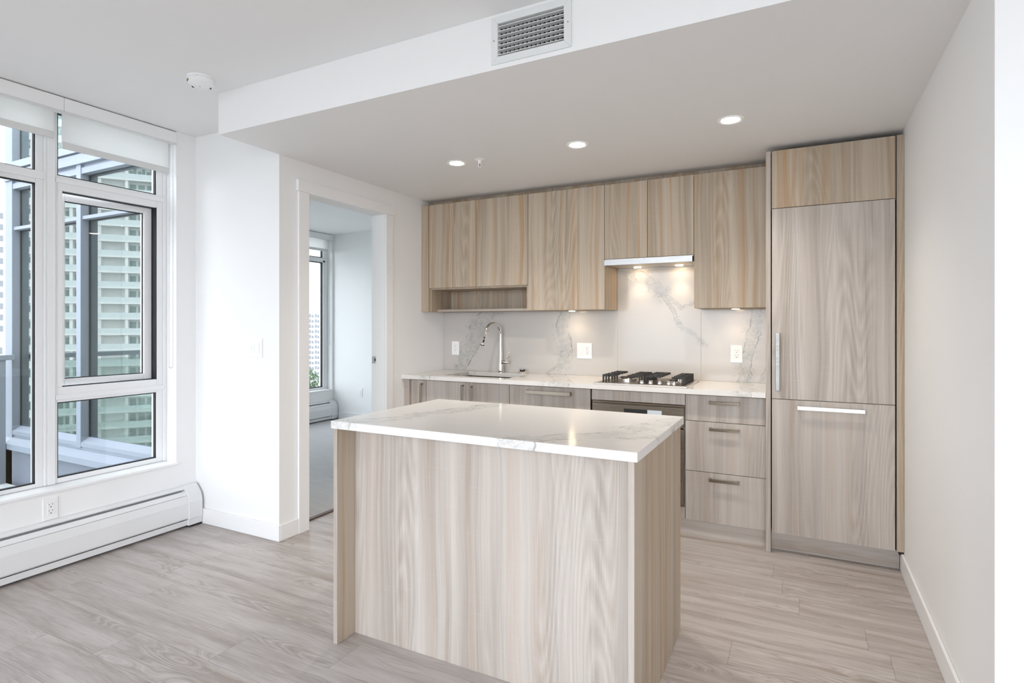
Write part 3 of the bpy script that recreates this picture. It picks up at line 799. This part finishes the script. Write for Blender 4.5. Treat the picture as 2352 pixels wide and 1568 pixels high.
# cooktop
kx0, kx1, ky0, ky1 = -1.236, -.634, 3.602, 4.095
kt = empty('gas_cooktop', ((kx0+kx1)/2, (ky0+ky1)/2, ZC1), 'four-knob steel gas cooktop with black iron grates on the back counter', 'cooktop')
zt = ZC1+.011
obj('tray', bx(kx0, kx1, ky0, ky1, ZC1+.0004, zt), STEEL, kt, bevel=.002)
obj('well', bx(kx0+.022, kx1-.022, ky0+.022, ky1-.022, zt+.0002, zt+.0008), plain('dark steel well', (.22, .17, .12), .3, 1.0), kt)
def burner(x, y, rr):
    bq = obj('burner', B().lathe([(rr, .0008), (rr, .012), (rr*.9, .016), (rr*.9, .0165)], (x, y, zt), n=32), CHROME, kt, smooth=True)
    obj('burner_cap', B().lathe([(rr*.8, .0168), (rr*.84, .021), (rr*.7, .025), (rr*.1, .026)], (x, y, zt), n=32), IRON, bq, smooth=True)
burner(-1.075, 3.85, .062); burner(-.745, 3.985, .042); burner(-.745, 3.765, .034)
for i, xk in enumerate((-.925, -.868, -.810, -.752)):
    kb = obj('knob', B().lathe([(.0175, .0008), (.0175, .004), (.0135, .006), (.0125, .022), (.011, .024)], (xk, 3.652, zt), n=24), CHROME, kt, smooth=True)
    obj('knob_base', B().lathe([(.021, .0008), (.021, .0022)], (xk, 3.652, zt), n=24), BLACK, kb)
zg = zt+.048
def finger(b_, x0, x1, y, leg_at, w_=.005):
    """one upright iron plate running in x, with a leg at one end"""
    b_.box(x0, x1, y-w_/2, y+w_/2, zg-.014, zg)
    lx = (x0, x0+.012) if leg_at == 'l' else (x1-.012, x1)
    b_.box(lx[0], lx[1], y-w_/2, y+w_/2, zt+.0009, zg-.014)
def grate(parts):
    for a, b2, ys, leg, bar in parts:
        q = B()
        for yy in ys: finger(q, a, b2, yy, leg)
        if bar is not None: q.box(bar-.004, bar+.004, ys[0]-.018, ys[-1]+.018, zg-.012, zg-.001)
        obj('grate', q, IRON, kt, bevel=.001)
grate([(-1.205, -1.120, (3.70, 3.76, 3.82), 'l', -1.165), (-1.205, -1.120, (3.90, 3.96, 4.02), 'l', -1.15),
       (-1.035, -.945, (3.70, 3.76, 3.82), 'r', -.985), (-1.035, -.945, (3.90, 3.96, 4.02), 'r', -.98),
       (-.925, -.820, (3.74, 3.80, 3.86), 'l', -.87), (-.925, -.820, (3.93, 3.985, 4.04), 'l', -.85),
       (-.745, -.662, (3.70, 3.765, 3.83, 3.895, 3.96, 4.025), 'r', -.715)])

# ------------------------------------------------------------------ upper cabinets
ZU0, ZU1, ZUT = 1.4175, 1.6082, 2.2943
YU1 = YU+DT+.0015
XU = [-2.7431, -2.2919, -1.8372, -1.2389, -.9357, -.6315, -.187]
r = empty('wall_cabinet', (-2.28, 4.0, ZU0), 'two-door upper cabinet with an open cubby below, at the left wall', 'cabinet')
x0, x1 = XD+.0005, XU[2]-.0005
b_ = bx(XU[0]-.001, XU[0]+.018, YU1, YBK, ZU0, ZUT).box(x1-.018, x1, YU1, YBK, ZU0, ZUT)
b_.box(XU[0]+.018, x1-.018, YU1, YBK, ZUT-.018, ZUT).box(XU[0]+.018, x1-.018, YU1, YBK, ZU1-.012, ZU1+.006)
b_.box(XU[0]+.018, x1-.018, YBK-.0145, YBK, ZU0, ZUT-.018)
obj('carcass', b_, WOODLIT, r)
obj('cubby_shelf', bx(XU[0]+.0182, x1-.0182, YU+.10, YBK-.015, ZU0+.0005, ZU0+.018), WOODH, r)
obj('cubby_back', bx(XU[0]+.0182, -2.3, YBK-.019, YBK-.0147, ZU0+.0185, ZU1-.0125), WOODLIT, r)
obj('cubby_back', bx(-2.2985, x1-.0182, YBK-.019, YBK-.0147, ZU0+.0185, ZU1-.0125), WOODLIT, r)
obj('filler_panel', bx(x0, XU[0]-.002, YU-.004, YBK, ZU0, ZUT), WOODLIT, r)
door(r, XU[0], XU[1], YU, ZU1, ZUT, mat=WOODLIT); door(r, XU[1], XU[2], YU, ZU1, ZUT, mat=WOODLIT)
def upper(label, xs, z0, mats):
    a, b2 = xs[0]+.0005, xs[-1]-.0005
    q = carcass('wall_cabinet', label, a, b2, YU1, YBK, z0, ZUT, mat=WOODLIT)
    for u, v, m in zip(xs, xs[1:], mats): door(q, u, v, YU, z0 if z0 > 1.5 else z0-.002, ZUT, mat=m)
    return q
upper('tall single-door upper cabinet between the cubby and the range hood', [XU[2], XU[3]], ZU0, [WOODLIT])
upper('short two-door upper cabinet above the range hood', [XU[3], XU[4], XU[5]], 1.7668, [WOODLIT, WOODLIT])
upper('single-door upper cabinet between range hood and tall refrigerator panel', [XU[5], XU[6]-.0012], ZU0, [WOODLIT])
struct('trim_5', bx(XD+.0005, XB[6]-.002, YU+.10, YU+.118, ZUT+.0005, ZK-.0004), WOODLIT)
# under-cabinet puck lights
for x_, y_, lb in ((-1.555, 4.035, 'small lit puck light under the upper cabinet left of the hood'), (-.391, 4.010, 'small lit puck light under the upper cabinet right of the hood')):
    pk = empty('puck_light', (x_, y_, ZU0), lb, 'puck light', 'under-cabinet puck lights')
    obj('rim', B().lathe([(.032, -.0003), (.032, -.004), (.027, -.005)], (x_, y_, ZU0), n=28, cap=True), STEEL, pk, smooth=True)
    obj('lens', B().lathe([(.025, -.0052), (.025, -.0065)], (x_, y_, ZU0), n=28), PUCK, pk)
    spot(pk, (x_, y_, ZU0-.009), 1.5, 130, .7, (1, .78, .52), .02)
# range hood
hd = empty('range_hood', (-.93, 4.0, 1.722), 'slim steel range hood with two lit lamps over the cooktop', 'range hood')
obj('body', bx(XU[3]+.004, XU[5]-.004, YU+.006, YT-.001, 1.7265, 1.7658), STEEL, hd)
obj('front_bar', bx(XU[3]+.003, XU[5]-.006, YU-.022, YU+.0055, 1.722, 1.7605), brushed('hood steel', (.44, .44, .44), .32), hd, bevel=.001)
obj('filter', bx(XU[3]+.03, XU[5]-.03, YU+.03, 4.0, 1.7245, 1.7262), plain('filter mesh', (.55, .52, .47), .4, .8), hd)
obj('end_stop', bx(XU[5]-.0055, XU[5]-.0005, YU-.018, YU+.003, 1.724, 1.7605), BLACK, hd)
for x_, y_ in ((-1.066, 4.085), (-.770, 4.085)):
    lp = obj('lamp_lens', B().lathe([(.026, -.0003), (.026, -.003)], (x_, y_, 1.7262), n=24), PUCK, hd)
    spot(hd, (x_, y_, 1.7262-.008), 2.8, 84, .8, (1, .76, .48), .015)

# ------------------------------------------------------------------ tall units
YF, ZFT = 3.585, 2.309
P0, P1, F1 = -.1866, -.1603, .4393
tp = obj('tall_end_panel', bx(P0, P1, 3.576, YBK, .0004, ZFT-.003), WOOD, bevel=.001)
tag(tp, 'floor to ceiling wood end panel left of the refrigerator', 'end panel')
r = empty('integrated_refrigerator', ((P1+F1)/2, 3.9, .11), 'panel-front refrigerator with tall upper door and freezer drawer below', 'refrigerator')
obj('body', bx(P1+.004, F1+.004, YF+.021, YBK, .1117, 1.974), DARK, r)
dd = door(r, P1+.004, F1, YF, .883, 1.976); vhandle(dd, -.124, YF, .933, 1.262, NICKEL, .021)
dd = door(r, P1+.004, F1, YF, .1117, .883, 'freezer_door'); hhandle(dd, -.024, .301, YF, .842, brushed('nickel handle with painted reflection', (.72, .72, .71), .35), .022)  # same nickel as the upright handle, brighter reflection put into its colour
r = carcass('over_fridge_cabinet', 'lift-up door cabinet on top of the refrigerator', P1+.0012, F1+.0045, YF+.021, YBK, 1.9763, ZFT)
door(r, P1+.004, F1, YF, 1.976, ZFT, mat=WOODLIT)
tp = obj('filler_panel', bx(.4452, XR-.0008, YF, YF+.35, .1117, ZFT), WOODLIT, bevel=.001)
tag(tp, 'narrow wood filler strip between refrigerator and right wall', 'filler panel')
r = obj('toe_kick', bx(P1+.0008, XR-.014, 3.6469, 3.664, .0004, .1112), WOODH)
tag(r, 'recessed wood plinth on the floor under the refrigerator', 'plinth')
obj('adjustable_foot', B().lathe([(.012, 0), (.012, .018)], (.466, YF+.02, .0935), n=12), BLACK, tp)

# ------------------------------------------------------------------ island
isl = empty('kitchen_island', (-1.085, 2.11, 0), 'free-standing wood island in the middle of the kitchen, recessed front panel', 'kitchen island')
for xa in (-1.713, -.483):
    e_ = obj('end_panel', bx(xa, xa+.020, 1.735, 2.485, .0004, ZC0-.0005), [WOODLIT, WOOD], isl, bevel=.001)
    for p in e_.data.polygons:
        if abs(p.normal.y) > .9: p.material_index = 1  # side faces carry the painted warm light, edges the plain laminate
obj('front_panel', bx(-1.6928, -.4832, 1.840, 1.858, .0004, ZC0-.0005), WOOD, isl)
obj('cabinet_body', bx(-1.6928, -.4832, 1.8585, 2.444, .10, ZC0-.0005).box(-1.6928, -.4832, 1.8585, 2.40, .0004, .10), WOOD, isl)
for i in range(3):
    xa = -1.6915+i*.4026
    dd = door(isl, xa, xa+.4026, 2.446, .102, ZC0-.004)
    b_ = bx(xa+.12, xa+.28, 2.491, 2.499, .83, .848).box(xa+.12, xa+.132, 2.4652, 2.491, .83, .848).box(xa+.268, xa+.28, 2.4652, 2.491, .83, .848)
    obj('handle', b_, HANDLE, dd)
VI = [([(-1.72, 1.70), (-1.55, 1.83), (-1.44, 2.15), (-1.33, 2.50)], .040, 1),
      ([(-.90, 1.70), (-.80, 1.80), (-.62, 1.95), (-.53, 2.2), (-.42, 2.48)], .05, 1), ([(-.70, 1.88), (-.50, 2.0)], .05, 1)]
QI = quartz('island quartz', (0, 1), VI, (.755, .735, .71))
obj('countertop', bx(-1.719, -.451, 1.7264, 2.497, ZC0, ZC1), QI, isl, bevel=.0015).location
# keep the quartz pattern in room coordinates
for o in isl.children:
    if o.name.startswith('countertop'):
        off = wloc(o)
        o.data.transform(Matrix.Translation(off)); o.location = Vector(o.location) - off

# ------------------------------------------------------------------ outside: the neighbouring wing and balcony
GY = 2.461; FY = 2.40
f = bx(-6.24, -6.12, FY, FY+.20, -3, 5.6).box(-5.082, -5.02, FY, FY+.12, .346, 5.4)
f.box(-6.12, -3.86, FY+.012, FY+.10, 2.134, 2.160)
f.box(-6.12, -3.86, FY+.006, FY+.15, 2.49, 2.536).box(-6.24, -3.86, FY-.015, FY+.15, 2.563, 2.64).box(-6.24, -3.86, FY+.02, FY+.15, 2.536, 2.563)
f.box(-6.24, -3.86, FY-.03, FY+.15, 2.65, 2.71).box(-6.24, -3.86, FY+.02, FY+.15, 2.64, 2.65).box(-6.24, -3.86, FY, FY+.15, 5.3, 5.6)
f.prism([(FY+.002, .355), (FY+.002, .388), (FY+.056, .423), (FY+.15, .423), (FY+.15, .355)], 'x', -6.12, -3.86)
f.prism([(FY-.055, .240), (FY-.055, .288), (FY+.005, .330), (FY+.15, .330), (FY+.15, .240)], 'x', -6.24, -3.86)
f.box(-6.24, -3.86, FY+.012, FY+.15, .330, .355)
fw = struct('wall_exterior', f, FACADE)
obj('mullion_side_shade', bx(-6.1195, -6.118, FY+.004, GY-.004, .43, 2.489).box(-5.0195, -5.018, FY+.004, GY-.004, .43, 2.489).box(-6.1195, -6.118, FY+.004, GY-.004, 2.72, 5.3).box(-5.0195, -5.018, FY+.004, GY-.004, 2.72, 5.3), FACADED, fw)  # thin darker sheets painting shade onto the mullion sides
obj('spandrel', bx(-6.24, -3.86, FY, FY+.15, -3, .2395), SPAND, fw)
fwn = fw
for a, b2 in ((-6.117, -5.083), (-5.017, -3.862)):
    for z0, z1 in ((.424, 2.133), (2.161, 2.4895), (2.711, 5.29)):
        obj('glass_pane', bx(a, b2, GY, GY+.008, z0, z1), COATED, fw)
        g = bx(a, a+.016, GY-.004, GY-.0005, z0, z1)
        obj('gasket', g.box(a+.016, b2, GY-.004, GY-.0005, z1-.008, z1), BLACK, fw)
struct('floor_balcony', bx(-6.24, Wl-.001, -1.2, FY-.056, -.25, -.05), CONC)
gr = empty('balcony_railing', (-6.10, .6, -.05), 'grey metal balcony guard rail with glass panels outside the left window', 'railing')
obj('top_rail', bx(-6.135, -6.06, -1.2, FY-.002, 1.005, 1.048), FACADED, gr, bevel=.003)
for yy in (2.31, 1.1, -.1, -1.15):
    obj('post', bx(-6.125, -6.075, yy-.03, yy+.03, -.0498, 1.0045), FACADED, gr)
for y0, y1 in ((1.14, 2.27), (-.06, 1.06), (-1.11, -.14)):
    obj('guard_glass', bx(-6.105, -6.095, y0, y1, .03, .98), GUARD, gr)

# ------------------------------------------------------------------ outside: the city
ZG = -30.0
struct('ground', bx(-700, 300, -500, 500, ZG-.5, ZG), GROUND)
aC, fC = math.radians(27.13), 1300.2
def ray(px, depth, mirror=False):
    lat = (px-1176)/fC*depth
    x = lat*math.cos(aC) - depth*math.sin(aC); y = lat*math.sin(aC) + depth*math.cos(aC)
    return Vector((x, 2*GY-y if mirror else y, 0))
def tower(label, c, ang, wx, wy, ztop, fh, wallm, winm, nb, balc=True, solid=()):
    """a block of flats: walls, window bands, balconies floor by floor"""
    r = empty('apartment_tower', (c[0], c[1], ZG), label, 'building')
    r.rotation_euler = (0, 0, ang)
    def mk(name, b_, m, par=r):
        bm = b_.bm; bmesh.ops.recalc_face_normals(bm, faces=bm.faces)
        me = bpy.data.meshes.new(name); bm.to_mesh(me); bm.free(); me.materials.append(m)
        o = bpy.data.objects.new(name, me); COL.objects.link(o); o.parent = par
        return o
    hz = ztop-ZG
    mk('wall', bx(-wx/2, wx/2, -wy/2, wy/2, 0, hz).box(-wx*.2, wx*.2, -wy*.2, wy*.2, hz, hz+3), wallm)
    nfl = int(hz/fh)
    pitch = wx/nb
    w0 = mk('window', B().box(-pitch*.40, -pitch*.05, -.06, .06, -fh*.32, fh*.36).box(pitch*.02, pitch*.42, -.06, .06, -fh*.32, fh*.20), winm)
    w0.location = (-wx/2+pitch*.5, -wy/2, fh*.5)
    k_ = 0
    for fl in range(nfl-1, -1, -1):
        for i in range(nb):
            if i in solid: continue
            if k_ == 0: o = w0
            else:
                if k_ >= 100: break
                o = w0.copy(); COL.objects.link(o); o.parent = r
            o.location = (-wx/2+pitch*(i+.5), -wy/2, fh*(fl+.5)); k_ += 1
        if k_ >= 100: break
    if fl > 0:
        q = B()
        for f2 in range(fl):
            for i in range(nb):
                if i in solid: continue
                x_ = -wx/2+pitch*(i+.5); q.box(x_-pitch*.36, x_+pitch*.36, -wy/2-.06, -wy/2+.06, fh*(f2+.2), fh*(f2+.8))
        tag(mk('window_rest', q, winm), kind='stuff')
    if balc:
        b0 = None
        for fl in range(1, nfl):
            if b0 is None:
                b0 = mk('balcony', B().box(-wx*.5-.2, wx*.5+.2, -1.7, 0, -.16, .16), wallm); o = b0
                rail0 = mk('railing', B().box(-wx*.5-.1, wx*.5+.1, -1.65, -1.60, .16, 1.15), TRAIL, b0)
                rail0.location = (0, 0, 0)
            else:
                o = b0.copy(); COL.objects.link(o); o.parent = r
                rr = rail0.copy(); COL.objects.link(rr); rr.parent = o
            o.location = (0, -wy/2, fh*fl)
        for i in range(0, nb+1, 3):
            mk('fin', B().box(-wx/2+pitch*i-.25, -wx/2+pitch*i+.25, -wy/2-1.5, -wy/2, 0, hz), wallm)
    return r
def facing(c):
    """turn the front (-y side) of a tower at c towards the flat"""
    return math.atan2(-c[1], -c[0]) + H
c = ray(262, 116, True); tower('white balconied tower mirrored in the right pane of the outside glass wing', c, facing(c)+.25, 26, 18, 52, 2.95, TWHITE, TGLASS, 18, solid=(6, 7, 8))
c = ray(100, 150, True); tower('green glazed white tower mirrored in the narrow left pane of the wing', c, facing(c)-.2, 34, 20, 46, 2.9, TWHITE, TGLASS, 24)
c = ray(-35, 150); tower('pale tower with grey windows at the extreme left edge', c, facing(c), 22, 18, 33, 2.9, TBEIGE, TWIN, 9, False)
c = ray(722, 325); tower('distant white apartment block seen through the bedroom window', c, facing(c)+.15, 9.4, 20, 9.5, 2.9, TBEIGE, TWIN, 3, False)

def tree(p, h, wd, label):
    r = empty('leafy_tree', (p[0], p[1], ZG), label, 'tree')
    obj('trunk', B().lathe([(.35, 0), (.25, h*.5), (.1, h*.75)], (p[0], p[1], ZG), n=10), BARK, r)
    rnd = random.Random(int(abs(p[0]*10)))
    b_ = B()
    for i in range(520):
        a, u, q = rnd.uniform(0, 6.283), rnd.uniform(-1, 1), rnd.random()**.4
        s = math.sqrt(1-u*u)
        cc = Vector((p[0]+wd*q*s*math.cos(a), p[1]+wd*q*s*math.sin(a), ZG+h*.66+h*.34*q*u))
        sz = rnd.uniform(.25, .6)
        v = [b_.bm.verts.new(cc+Vector((rnd.uniform(-sz, sz), rnd.uniform(-sz, sz), rnd.uniform(-sz, sz)))) for _ in range(4)]
        for t in ((0, 1, 2), (0, 2, 3), (0, 3, 1), (1, 3, 2)): b_.bm.faces.new([v[j] for j in t])
    obj('foliage', b_, LEAF, r)
c = ray(712, 200); tree(c, 16, 3.6, 'green tree in front of the block seen through the bedroom window')
c = ray(2, 60); tree(c, 13, 5, 'green tree in the street at the extreme left edge')
c = ray(300, 70, True); tree(c, 14, 5, 'street tree mirrored low in the right pane of the wing')
c = ray(70, 75, True); tree(c, 16, 5, 'street tree mirrored low in the narrow left pane of the wing')
